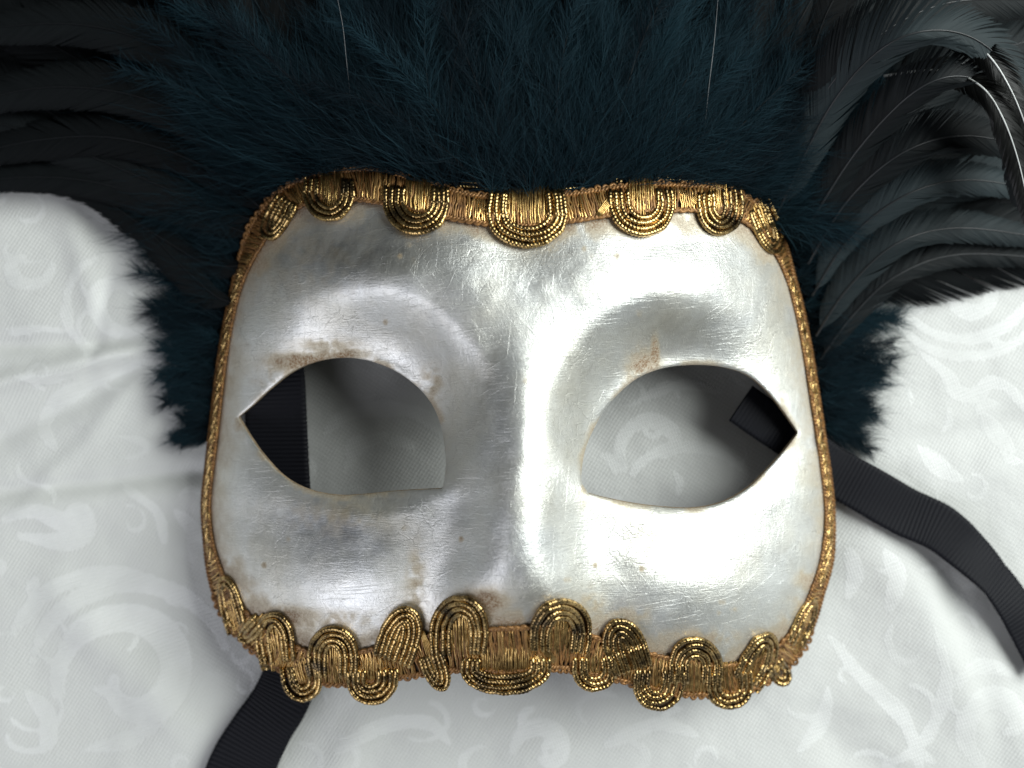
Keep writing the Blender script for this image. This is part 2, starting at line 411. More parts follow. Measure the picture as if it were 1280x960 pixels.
def build_cloth():
    xs = np.concatenate([np.arange(-900, -60, 20), np.arange(-60, 1341, 3.6), np.arange(1342, 2200, 20)])
    ys = np.concatenate([np.arange(-700, 180, 20), np.arange(180, 1021, 3.6), np.arange(1022, 1700, 20)])
    X, Y = np.meshgrid(xs, ys); x = X.ravel(); y = Y.ravel()
    pat = np.zeros(len(x)); pat2 = pat.reshape(X.shape)
    for p, wd in strokes():
        x0, y0 = p.min(0) - 30; x1, y1 = p.max(0) + 30
        i0, i1 = np.searchsorted(xs, (x0, x1)); j0, j1 = np.searchsorted(ys, (y0, y1))
        if i1 <= i0 or j1 <= j0: continue
        xx = X[j0:j1, i0:i1][..., None]; yy = Y[j0:j1, i0:i1][..., None]
        wob = 8*(fbm(xx[..., 0]/30, yy[..., 0]/30, 3)-.45)
        d = (np.sqrt((xx-p[:, 0])**2 + (yy-p[:, 1])**2) - wd*1.25).min(-1) + wob
        pat2[j0:j1, i0:i1] = np.maximum(pat2[j0:j1, i0:i1], 1 - sstep(-6, 6, d))
    z = cloth_h(x, y); nx, ny = len(xs), len(ys)
    V = np.stack([(x-640), -(y-480), z], -1) * K
    i = (np.arange(ny-1)[:, None]*nx + np.arange(nx-1)[None, :]).ravel()
    F = np.stack([i, i+nx, i+nx+1, i+1], -1)
    o = make_mesh('tablecloth', V, F, M_cloth, attrs={'pattern': pat2.ravel()})
    o['kind'] = 'structure'; o['label'] = 'white damask tablecloth with woven scroll pattern and soft creases under the mask'
    return o
build_cloth()

# ------------------------------------------------------------------ the mask shell
BAND = [(333,275,26),(365,246,30),(412,232,30),(465,231,42),(500,238,38),(524,245,36),(587,260,34),(657,265,36),(724,258,34),
        (799,247,34),(852,247,32),(900,250,30),(932,262,28),(960,285,24),(976,312,16),(988,345,11),(999,385,10),(1009,435,10),(1018,490,10),
        (1027,550,10),(1034,600,11),(1038,650,11),(1034,700,13),(1022,740,15),(1008,778,20),(985,815,26),(950,840,32),(905,850,36),
        (855,847,42),(810,838,42),(760,825,44),(706,811,50),(650,811,54),(600,813,52),(550,815,46),(500,825,44),(450,834,38),
        (409,838,36),(365,825,34),(330,805,30),(303,780,26),(282,752,22),(268,715,16),(260,675,11),(257,630,10),(262,580,10),(269,520,10),
        (276,460,10),(284,410,10),(295,360,12),(309,318,18)]
BAND = [(a, b, c*.8 if c < 13 else c) for a, b, c in BAND]
band = resample(np.vstack([catmull(BAND, 4, True), BAND[0]]), 3.0)[:-1]      # x, y, width
tg = np.roll(band[:, :2], -1, 0) - np.roll(band[:, :2], 1, 0); tg /= np.linalg.norm(tg, axis=1)[:, None]
nin = np.stack([-tg[:, 1], tg[:, 0]], -1)                                       # points into the face (clockwise on screen)
if not inpoly(band[:, :2], np.array([band[0, 0]+nin[0, 0]*15]), np.array([band[0, 1]+nin[0, 1]*15]))[0]: nin = -nin
OUT = band[:, :2] - nin * (band[:, 2:3] * .36)
OUT = resample(np.vstack([OUT, OUT[:1]]), 4.0)[:-1]

def eye(upper, lower):
    a = catmull(upper, 3); b = catmull(lower, 3)
    return resample(np.vstack([a, b[1:]]), 3.0)[:-1]
EYE_L = eye([(298,521),(318,504),(340,484),(365,465),(395,452),(430,447),(465,452),(500,467),(530,492),(547,520),(555,553),(557,585),(553,611)],
            [(553,611),(530,612),(495,614),(455,618),(420,619),(385,612),(355,596),(330,570),(312,545),(298,521)])
EYE_R = eye([(736,617),(727,600),(731,565),(745,531),(765,501),(795,474),(830,460),(870,456),(905,459),(935,469),(960,490),(980,515),(998,541)],
            [(998,541),(980,564),(960,586),(935,610),(905,627),(870,635),(830,634),(790,629),(755,622),(736,617)])

XLy = [150, 230, 300, 360, 420, 500, 560, 620, 680, 730, 780, 830, 900]
XLx = [350, 325, 303, 290, 278, 268, 260, 253, 254, 263, 283, 305, 330]
XRx = [975, 980, 986, 998, 1010, 1024, 1033, 1041, 1044, 1036, 1015, 985, 965]

def shell_h(x, y):
    x = np.asarray(x, float); y = np.asarray(y, float)
    y0_ = y; np_i = lambda yy, a, b: sum(np.interp(yy+k*7.0, a, b) for k in (-3, -2, -1, 0, 1, 2, 3))/7
    xl = np.interp(y, XLy, XLx); xr = np.interp(y, XLy, XRx)
    xc = 650 - (y - 520)*.04
    t = np.where(x < xc, (xc-x)/(xc-xl), (x-xc)/(xr-xc)); t = np.clip(t, 0, .998)
    top = np_i(y, [200, 240, 290, 350, 420, 520, 640, 720, 780, 840, 900], [150, 163, 180, 193, 196, 190, 178, 168, 152, 128, 105])
    z = 22 + top*1.06*(1 - t**2.3)**.74
    # brows, forehead dent between them
    z = z - 9*np.exp(-((x-xc)/55)**2)*np.exp(-((y-300)/75)**2)
    for sgn, ex, ey in ((-1, 462, 512), (1, 838, 520)):
        dx = (x-ex)*-sgn                                 # + towards the nose
        z = z + 16*np.exp(-((dx+5)/125)**2)*np.exp(-((y-(ey-175)-(dx/26)**2*.35)/42)**2)
        rx = np.where(dx > 0, 132, 185); ry = np.where(y < ey, 128, 112)
        r = np.sqrt((np.abs(dx)/rx)**2.0 + (np.abs(y-ey)/ry)**2.0)
        side = sstep(-165, 40, dx)
        z = z - (18 + 44*side)*(1 - sstep(.50, 1.22, r))
        # cheek swelling below the eye and nose wing
        z = z + 24*np.exp(-((dx+40)/108)**2)*np.exp(-((y-(ey+232))/74)**2)
    a = np_i(y, [380, 430, 500, 580, 660, 720, 760, 800], [0, 7, 27, 49, 68, 72, 66, 48])
    wd = np_i(y, [400, 500, 600, 700, 780], [44, 46, 56, 70, 80])
    z = z + a*np.exp(-(np.abs(x-xc-4)/wd)**np_i(y, [400, 560, 660, 740], [2.0, 2.0, 2.3, 2.6]))
    for wx in (-62, 62):
        z = z + 9*np.exp(-((x-xc-wx)/30)**2-((y-748)/36)**2)
    return z

def surf(x, y, off=0.0):
    """height just above the shell, continued beyond its rim"""
    x = np.atleast_1d(np.asarray(x, float)); y = np.atleast_1d(np.asarray(y, float))
    ins = inpoly(OUT, x, y); d, i = nearest(OUT, x, y)
    xx = np.where(ins, x, OUT[i, 0]); yy = np.where(ins, y, OUT[i, 1])
    z = shell_h(xx, yy) - np.where(ins, 0, np.minimum(d*.35, 14))
    return z + off

root = bpy.data.objects.new('carnival_mask', None); COL.objects.link(root)
root.location = (0, 0, 0); root.empty_display_size = .02
root['label'] = 'silver half mask edged in gold braid, dark teal feather crest, on white damask cloth'
root['category'] = 'mask'

def build_shell():
    rings = [OUT, EYE_L, EYE_R]; pts = []; edges = []
    for rg in rings:
        b = len(pts); n = len(rg); pts += [tuple(p) for p in rg]; edges += [(b+i, b+(i+1) % n) for i in range(n)]
    nb = len(pts)
    gx, gy = np.meshgrid(np.arange(245, 1055, 4.6), np.arange(205, 880, 4.6)); gx = gx.ravel() + (gy.ravel() % 9.2)*.25; gy = gy.ravel()
    ok = inpoly(OUT, gx, gy) & ~inpoly(EYE_L, gx, gy) & ~inpoly(EYE_R, gx, gy)
    gx = gx[ok]; gy = gy[ok]
    d = np.minimum(nearest(OUT, gx, gy)[0], np.minimum(nearest(EYE_L, gx, gy)[0], nearest(EYE_R, gx, gy)[0]))
    gx = gx[d > 5.2]; gy = gy[d > 5.2]; pts += list(zip(gx, gy))
    for rg in (EYE_L, EYE_R):                                # tight rings near the openings round their lip
        c = rg.mean(0); t = np.roll(rg, -1, 0)-np.roll(rg, 1, 0); t /= np.linalg.norm(t, axis=1)[:, None]
        nn = np.stack([t[:, 1], -t[:, 0]], -1); nn *= np.sign(((rg-c)*nn).sum(1).mean())
        for q in (1.3, 3.0): pts += [tuple(p) for p in rg + nn*q]
    r = delaunay_2d_cdt([Vector(p) for p in pts], edges, [], 0, 1e-4)
    v = np.array([tuple(p) for p in r[0]]); f = np.array([tuple(t) for t in r[2]])
    c = v[f].mean(1); ok = inpoly(OUT, c[:, 0], c[:, 1]) & ~inpoly(EYE_L, c[:, 0], c[:, 1]) & ~inpoly(EYE_R, c[:, 0], c[:, 1])
    f = f[ok]
    used = np.unique(f); remap = -np.ones(len(v), int); remap[used] = np.arange(len(used)); v = v[used]; f = remap[f]
    dl = np.minimum(nearest(EYE_L, v[:, 0], v[:, 1])[0], nearest(EYE_R, v[:, 0], v[:, 1])[0])
    z = shell_h(v[:, 0], v[:, 1])
    z = z + 5*(fbm(v[:, 0]/60, v[:, 1]/60, 3)-.45) + 1.2*(fbm(v[:, 0]/17+5, v[:, 1]/17, 2)-.4)
    z = z - 2.2*np.clip(1-dl/3.2, 0, 1)**2
    # orientation
    a = v[f[:, 1]]-v[f[:, 0]]; b2 = v[f[:, 2]]-v[f[:, 0]]; cr = a[:, 0]*b2[:, 1]-a[:, 1]*b2[:, 0]
    f[cr > 0] = f[cr > 0][:, ::-1]                           # image y points down: flip so that faces look up
    n = len(v); TH = 10.0
    Vf = P(v[:, 0], v[:, 1], z); Vb = Vf - np.array([0, 0, TH*K])
    e = np.sort(np.concatenate([f[:, [0, 1]], f[:, [1, 2]], f[:, [2, 0]]]), 1)
    ed = np.concatenate([f[:, [0, 1]], f[:, [1, 2]], f[:, [2, 0]]])
    _, idx, cnt = np.unique(e, axis=0, return_index=True, return_counts=True); bd = ed[idx[cnt == 1]]
    # stain: glue and dirt by the braid, around the openings, and a few blotches of their own
    x, y = v.T; db, ib = nearest(band[:, :2], x, y); half = band[ib, 2]/2
    nz = fbm(x/22, y/22, 4)
    st = 1.0*np.clip(1-(db-half)/(14+36*nz), 0, 1)**1.2*sstep(.26, .52, nz+.05)
    side = band[ib, 2] < 14
    st = np.where(side, st*.35, st)
    st = np.maximum(st, .55*(1-sstep(0, 2+14*nz, dl))*sstep(.38, .6, fbm(x/30+4, y/30, 3)))
    def blot(cx, cy, rx, ry, a, thr=.42):
        nonlocal st
        q = np.exp(-((x-cx)/rx)**2-((y-cy)/ry)**2); st = np.maximum(st, a*q*sstep(thr-.12, thr+.12, fbm(x/9+cx, y/9, 4)))
    blot(378, 452, 34, 9, 1.7, .3); blot(425, 443, 26, 5, 1.6, .3); blot(410, 432, 34, 9, .5, .36); blot(345, 470, 22, 10, .7); blot(540, 480, 12, 18, .6)
    blot(804, 462, 17, 22, 1.2, .25); blot(819, 442, 3.4, 17, 2.0, .05); blot(602, 754, 26, 14, 1.6, .25); blot(345, 772, 40, 11, 1.4, .3)
    blot(520, 730, 10, 40, .5); blot(395, 775, 60, 10, .6); blot(870, 797, 60, 10, .6); blot(740, 760, 14, 20, .6); blot(730, 590, 5, 30, .7)
    blot(420, 640, 60, 26, .22); blot(380, 320, 70, 50, .16); blot(300, 530, 8, 12, .8); blot(775, 770, 40, 12, .6)
    rr = random.Random(3)
    for k in range(26):
        cx = rr.uniform(300, 1000); cy = rr.uniform(290, 770); s = rr.uniform(1.2, 2.8)
        st = np.maximum(st, rr.uniform(.3, .9)*np.exp(-(((x-cx)**2+(y-cy)**2)/s**2)))
    pa = np.zeros(len(v))  # shaded zones and dark reflections of the relief, painted as darker silver
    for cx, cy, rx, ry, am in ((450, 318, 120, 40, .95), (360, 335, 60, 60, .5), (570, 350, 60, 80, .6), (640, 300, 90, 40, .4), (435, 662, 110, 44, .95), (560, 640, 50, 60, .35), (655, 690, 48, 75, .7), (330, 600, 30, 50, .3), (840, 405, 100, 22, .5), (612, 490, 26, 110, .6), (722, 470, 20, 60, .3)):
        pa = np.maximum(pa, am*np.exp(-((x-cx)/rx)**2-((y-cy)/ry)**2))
    F = [tuple(t) for t in f] + [tuple(t[::-1] + n) for t in f]
    mi = [0]*len(f) + [2]*len(f)
    W0 = len(Vf)*2; wf = []
    bi = np.unique(bd); m = {b: W0+k for k, b in enumerate(bi)}; m2 = {b: W0+len(bi)+k for k, b in enumerate(bi)}
    V = np.vstack([Vf, Vb, Vf[bi], Vb[bi]])
    for a_, b_ in bd: F.append((m[b_], m[a_], m2[a_], m2[b_])); mi.append(1)
    sa = np.concatenate([st, st*0, st[bi], st[bi]*0])
    o = make_mesh('face_shell', V, F, None, root, attrs={'stain': sa, 'painted_shade': np.concatenate([pa, pa*0, pa[bi], pa[bi]*0])}, matidx=mi, mats=[M_silver, M_edge, M_inside])
    # hairline fold and nicks are in the relief of the material
    return o
build_shell()

# ------------------------------------------------------------------ gold braid
def cordpath(x, y, off):
    return P(x, y, surf(x, y, off))

trim = None
def build_band():
    """the flat middle of the braid: a dark core tape with copper threads laid across it"""
    global trim
    n = len(band); acc = Acc(); cols = np.linspace(-1, 1, 7)
    V = []
    for c in cols:
        q = band[:, :2] + nin*(band[:, 2:3]*.5*c)
        V.append(P(q[:, 0], q[:, 1], surf(q[:, 0], q[:, 1], 2.2 + 2.2*(1-c*c)) - (4 if abs(c) == 1 else 0)))
    V = np.stack(V, 1).reshape(-1, 3); m = len(cols)
    i = np.arange(n)[:, None]; j = np.arange(m-1)[None, :]; i2 = (i+1) % n
    F = np.stack([i*m+j, i*m+j+1, i2*m+j+1, i2*m+j], -1).reshape(-1, 4)
    trim = make_mesh('braid_trim', V, F, M_core, root)
    acc = Acc()
    dens = resample(np.vstack([band, band[:1]]), 2.7)[:-1]
    t = np.roll(dens[:, :2], -1, 0)-np.roll(dens[:, :2], 1, 0); t /= np.linalg.norm(t, axis=1)[:, None]
    nn = np.stack([-t[:, 1], t[:, 0]], -1); nn *= np.sign((nn*nin[nearest(band[:, :2], dens[:, 0], dens[:, 1])[1]]).sum(1).mean())
    cc = np.linspace(-1, 1, 9)
    for k in range(len(dens)):
        w = dens[k, 2]*.5*rng.uniform(.88, 1.07); sl = rng.normal(0, 1.2) + 1.5
        q = dens[k, :2][None] + nn[k][None]*(w*cc)[:, None] + t[k][None]*(sl*cc + rng.normal(0, .5, 9))[:, None]
        q[:, :] += rng.normal(0, .25, q.shape)
        off = 3.0 + 4.0*(1-cc**2)**.5 + rng.uniform(0, 1.6)
        pts = P(q[:, 0], q[:, 1], surf(q[:, 0], q[:, 1]) + off)
        g = float(np.clip(.46 + .7*(fbm(dens[k, 0]/16, dens[k, 1]/16, 2)-.38) + rng.normal(0, .16), 0, 1))
        tube(acc, pts, K*rng.uniform(1.0, 1.7), 5, ring=K*4.5 if g > .52 else None, amp=.2, attr=g)
    o = acc.build('copper_threads', M_copper, trim, 'gilt'); o['kind'] = 'stuff'
    acc = Acc(); pc = resample(np.vstack([band, band[:1]]), 9.5)[:-1]          # small knotted picots along the outer edge
    for k in range(len(pc)):
        if pc[k, 2] < 20: continue
        i = nearest(band[:, :2], pc[k:k+1, 0], pc[k:k+1, 1])[1][0]
        for sgn in (-1, 1):
            th = np.linspace(0, math.pi, 9); a_ = 3.6*rng.uniform(.8, 1.2); h_ = (4.6 if sgn < 0 else 2.0)*rng.uniform(.6, 1.3)
            q = pc[k, :2][None] + nin[i][None]*(sgn*(pc[k, 2]*.48 + h_*np.sin(th)))[:, None] + tg[i][None]*(a_*np.cos(th))[:, None]
            tube(acc, P(q[:, 0], q[:, 1], surf(q[:, 0], q[:, 1]) + 5), K*1.9, 6, ring=K*3, amp=.2)
    acc.build('picot_edging', M_copper, trim)['kind'] = 'stuff'
    # two twisted edge cords run along the band, knotted at every few threads
    acc = Acc()
    for sgn in (-1, 1):
        for ph in (0, math.pi):
            b2 = resample(np.vstack([band, band[:1]]), 1.6)[:-1]
            t = np.roll(b2[:, :2], -1, 0)-np.roll(b2[:, :2], 1, 0); t /= np.linalg.norm(t, axis=1)[:, None]
            nn2 = np.stack([-t[:, 1], t[:, 0]], -1); nn2 *= np.sign((nn2*nin[nearest(band[:, :2], b2[:, 0], b2[:, 1])[1]]).sum(1).mean())
            s = np.arange(len(b2))*1.6; amp = 1.7
            q = b2[:, :2] + nn2*(sgn*b2[:, 2:3]*.47 + amp*np.cos(s/7*2*math.pi/1.3+ph)[:, None])
            pts = P(q[:, 0], q[:, 1], surf(q[:, 0], q[:, 1]) + 4.4 + amp*np.sin(s/7*2*math.pi/1.3+ph))
            tube(acc, pts, K*1.7, 6)
    o = acc.build('edge_cord', M_copper, trim)
    return nn
build_band()

SIDE = []
def scallop(bx, by, a, h, ang, n=3, leg=24, back=False, squash=.5, gold=True, cw=6.6, vis=13):
    """n nested wire-wrapped cords bent into a U; ang = screen direction of the apex in degrees (0 right, 90 down)"""
    A = math.radians(ang); ax = np.array([math.cos(A), math.sin(A)]); sx = np.array([-ax[1], ax[0]])
    acc = Acc()
    lean = rng.uniform(-.06, .06)
    for k in range(n):
        aa = a - cw*.5 - cw*k*(1.0 if a > 24 else .8); hh = h - cw*.5 - cw*k*1.04
        if aa < 2.5 or hh < 3: break
        th = np.linspace(0, math.pi, 40)
        pe = 1.0
        u = aa*np.cos(th); v = hh*np.sin(th)**.9
        lg = np.linspace(leg, 0, 10)[:-1]
        u = np.r_[np.full(9, aa) - (lg/leg)**2*aa*.10, u, -np.full(9, aa) + (lg[::-1]/leg)**2*aa*.10]
        v = np.r_[-lg, v, -lg[::-1]]
        u = u + lean*v + rng.normal(0, .9)
        q = np.array([bx, by])[None] + ax[None]*v[:, None] + sx[None]*u[:, None]
        q = resample(q, 1.15); q += np.stack([vnoise(q[:, 0]/9+k*7, q[:, 1]/9)-.5, vnoise(q[:, 0]/9, q[:, 1]/9+k*5)-.5], -1)*1.6
        s = np.linspace(0, 1, len(q)); L_ = len(q)*1.15
        dend = np.minimum(s, 1-s)*L_
        vv = (q - np.array([bx, by]))@ax; off = 6.2 + 3.2*sstep(6, -3, vv)*sstep(-vis-9, -vis, vv) - 9*(1-sstep(-vis-10, -vis, vv)) + rng.uniform(-.4, .4)
        if back: off = off - 6
        pts = P(q[:, 0], q[:, 1], surf(q[:, 0], q[:, 1]) + off)
        tube(acc, pts, K*cw*.52, 9, ring=K*4.1, amp=.33)
    # dark backing tape under the cords
    o = acc.build('cord_scallop', M_cord, trim)
    bk = []; th = np.linspace(0, math.pi, 22); r0 = .93
    rim = np.stack([a*r0*np.cos(th), h*r0*np.sin(th)**.9], -1)
    c = np.array([0, -leg*.5]); q = [c] + list(rim); q = np.array(q)
    q = np.array([bx, by])[None] + ax[None]*q[:, 1:2] + sx[None]*(q[:, 0:1] + lean*q[:, 1:2])
    V = P(q[:, 0], q[:, 1], surf(q[:, 0], q[:, 1]) + (2.2 if not back else -3))
    V = np.vstack([V, V-np.array([0, 0, 2*K])]); m = len(q); F = [(0, i, i+1) for i in range(1, m-1)] + [(i, m+i, m+i+1, i+1) for i in range(1, m-1)]
    make_mesh('backing_tape', V, F, M_core, trim, smooth=False)
    if gold:                                   # bright threads bundled across the band inside the U
        acc = Acc(); wi = max(3.5, a - cw*n - 1.5)
        wi = max(wi, a*.32)
        m = int(2*wi/2.5)+1
        for k in range(m):
            uu = -wi + 2*wi*k/max(1, m-1)
            vv = np.linspace(-leg*1.15, max(2, (h - cw*n)*math.sqrt(max(.05, 1-(uu/(wi*1.25))**2))), 9)
            u2 = uu + rng.normal(0, .35, 9) + rng.normal(0, .5)
            q = np.array([bx, by])[None] + ax[None]*vv[:, None] + sx[None]*u2[:, None]
            bend = np.sin(np.linspace(0, math.pi, 9))**.5
            pts = P(q[:, 0], q[:, 1], surf(q[:, 0], q[:, 1]) + 2.5 + 6.2*bend + rng.uniform(-.8, .8) - (4 if back else 0))
            tube(acc, pts, K*rng.uniform(1.1, 1.5), 6, ring=K*4.5, amp=.22)
        acc.build('gold_thread_bundle', M_thread, trim)
    return o

def bundle(x0, y0, x1, y1, n=5, w=7.5, off=10):
    """a small flat bundle of gold threads lying diagonally over the band"""
    acc = Acc(); p0 = np.array([x0, y0], float); p1 = np.array([x1, y1], float); d = (p1-p0)/np.linalg.norm(p1-p0); s = np.array([-d[1], d[0]])
    for k in range(n):
        t = np.linspace(0, 1, 9); q = p0 + (p1-p0)*t[:, None] + s*((k/(n-1)-.5)*w*(.55+.45*np.sin(t*math.pi)))[:, None]
        pts = P(q[:, 0], q[:, 1], surf(q[:, 0], q[:, 1]) + off - 6*(1-np.sin(t*math.pi)**.4)); tube(acc, pts, K*.85, 6, ring=K*4, amp=.25)
    acc.build('gold_thread_bundle', M_thread, trim)

SC = [ # bx, by, a, h, ang, n  -- along the forehead, apex towards the face
 (348, 272, 17, 32, 118, 3), (412, 240, 33, 37, 94, 3), (522, 250, 42, 44, 92, 4), (660, 266, 51, 44, 90, 4), (802, 252, 42, 44, 88, 4), (900, 256, 30, 39, 84, 4), (958, 282, 18, 38, 68, 3),
 # along the lower edge, apex up
 (291, 762, 15, 44, 258, 3), (344, 803, 25, 39, 262, 3), (416, 822, 33, 40, 268, 4), (498, 802, 27, 46, 290, 4), (575, 792, 37, 48, 268, 4),
 (700, 792, 39, 44, 272, 4), (783, 815, 28, 44, 252, 4), (869, 833, 34, 37, 271, 4), (944, 832, 22, 46, 294, 3), (1001, 790, 13, 46, 292, 3)]
for s_ in SC: scallop(*s_, leg=30, vis=rng.uniform(10, 22))
for s_ in [ # apex down, hanging over the lower rim
 (378, 847, 26, 30, 75, 3), (466, 848, 33, 33, 88, 4), (543, 832, 17, 34, 72, 3), (632, 834, 57, 35, 90, 4), (743, 836, 28, 29, 90, 3), (822, 851, 33, 38, 92, 4), (912, 857, 30, 30, 86, 3), (974, 838, 14, 22, 60, 2), (312, 792, 12, 16, 130, 2)]:
    scallop(*s_, leg=26, vis=rng.uniform(7, 16))
for s_ in [(588, 246, 46, 21, 272, 2), (716, 250, 36, 17, 268, 2), (850, 241, 58, 18, 272, 2), (456, 228, 26, 20, 276, 2), (385, 240, 22, 13, 255, 2)]:
    scallop(*s_, leg=12, back=True, gold=False, cw=5.4)
for b_ in [(612, 262, 640, 248), (745, 272, 772, 238), (862, 256, 880, 240), (668, 818, 690, 838), (664, 790, 696, 830), (890, 860, 905, 843), (963, 848, 976, 824), (755, 806, 784, 846), (528, 790, 545, 840)]:
    bundle(*b_)

def side_cords():
    for (i0y, i1y, left) in ((335, 700, True), (345, 735, False)):
        sel = band[(band[:, 0] < 500 if left else band[:, 0] > 800) & (band[:, 1] > i0y) & (band[:, 1] < i1y)]
        sel = sel[np.argsort(sel[:, 1])]; sel = resample(sel, 1.2)
        acc = Acc(); s = np.arange(len(sel))*1.2
        for k, ph in enumerate((0, 2.1, 4.2)):
            q = sel[:, 0] + 2.1*np.cos(s/46*2*math.pi+ph) + 1.5*(vnoise(s/30+k*9, s*0+k)-.5)
            pts = P(q, sel[:, 1], surf(q, sel[:, 1]) + 6 + 2.0*np.sin(s/46*2*math.pi+ph)); tube(acc, pts, K*2.0, 8, ring=K*3.6, amp=.3)
        acc.build('side_cord', M_cord, trim)
        for k in range(7):
            y0 = i0y + 15 + k*(i1y-i0y-30)/6 + rng.uniform(-8, 8); m = np.abs(sel[:, 1]-y0).argmin(); m2 = min(m+18, len(sel)-1)
            bundle(sel[m, 0]-3, sel[m, 1], sel[m2, 0]+3, sel[m2, 1], 4, 6, 9)
side_cords()

# ------------------------------------------------------------------ ribbons
def ribbon(name, pts, width, label, tilt=None):
    """pts: px, py, z ; ribs across the ribbon are real relief"""
    c = resample(catmull(pts, 3), 1.3); C = P(c[:, 0], c[:, 1], c[:, 2]); n = len(C)
    wv = np.interp(np.linspace(0, 1, n), np.linspace(0, 1, len(width)), width)
    tl = np.interp(np.linspace(0, 1, n), np.linspace(0, 1, len(tilt)), tilt) if tilt else np.zeros(n)
    t, a, b = frames(C)
    av = a*np.cos(tl)[:, None] + b*np.sin(tl)[:, None]; bv = -a*np.sin(tl)[:, None] + b*np.cos(tl)[:, None]
    s = np.r_[0, np.cumsum(np.linalg.norm(np.diff(C, axis=0), axis=1))]/K
    cols = np.r_[-1, np.linspace(-.985, .985, 13), 1]; V = []
    rib = .5*np.sin(s/5.2*2*math.pi)
    for cc in cols:
        e = 1 + .012*np.sin(s/5.2*2*math.pi)
        V.append(C + av*(cc*wv*.5*e)[:, None]*K + bv*((rib*(abs(cc) < .99) + (1.3 if abs(cc) < .99 else 0) + .6*np.sin(cc*2+s/60))*K)[:, None])
    for cc in cols[::-1]:
        V.append(C + av*(cc*wv*.5)[:, None]*K + bv*((-1.3 if abs(cc) < .99 else -.2)*K))
    V = np.stack(V, 1); m = V.shape[1]; V = V.reshape(-1, 3)
    i = np.arange(n-1)[:, None]*m; j = np.arange(m)[None, :]; j2 = (j+1) % m
    F = np.stack([i+j, i+j2, i+m+j2, i+m+j], -1).reshape(-1, 4)
    F = [tuple(f) for f in F] + [tuple(range(m))[::-1], tuple(range((n-1)*m, n*m))]
    o = make_mesh(name, V, F, M_ribbon, root); o['label'] = label; return o
ribbon('ribbon_tie', [(926, 504, 58), (960, 528, 50), (1000, 556, 34), (1040, 587, 17), (1085, 613, 15), (1130, 639, 12), (1175, 660, 14), (1211, 690, 15), (1240, 719, 15), (1263, 750, 12), (1285, 788, 9), (1310, 836, 8)],
       [51, 50, 60, 62, 60, 54, 47, 47], 'black ribbed ribbon running out to the right from behind the mask', tilt=[0, 0, .05, .05, .1, .1, .45, .1, .05])
ribbon('ribbon_tie', [(340, 440, 62), (344, 500, 60), (348, 600, 48), (354, 700, 34), (362, 780, 26), (366, 830, 20), (352, 872, 17), (325, 915, 15), (300, 965, 14), (280, 1040, 10)],
       [74, 74, 76, 78, 74, 68, 72, 84, 90], 'black ribbed ribbon hanging out below the left cheek of the mask', tilt=[0, 0, 0, 0, .1, .1, -.1, 0, 0])

# ------------------------------------------------------------------ feathers
def strips(polys, wid, side):
    """polys (N,S,3) and widths (N,S) in metres, side (N,3): flat tapered strips"""
    n, s, _ = polys.shape
    A = polys + side[:, None, :]*wid[..., None]*.5; B = polys - side[:, None, :]*wid[..., None]*.5
    V = np.stack([A, B], 2).reshape(-1, 3)
    i = np.arange(n)[:, None]*(2*s) + np.arange(s-1)[None, :]*2
    F = np.stack([i, i+1, i+3, i+2], -1).reshape(-1, 4)
    return V, F
def norm(v): return v/(np.linalg.norm(v, axis=-1, keepdims=True)+1e-9)

def spine(pts, n):
    c = catmull(pts, 3); c = resample(c, 2.0); s = np.linspace(0, 1, len(c)); t = np.linspace(0, 1, n)
    return np.stack([np.interp(t, s, c[:, k]) for k in range(3)], -1)

def U(px, py, z):                       # screen + height -> u space
    f = (D-z)/D; return np.array([(px-640)*f, -(py-480)*f, z])

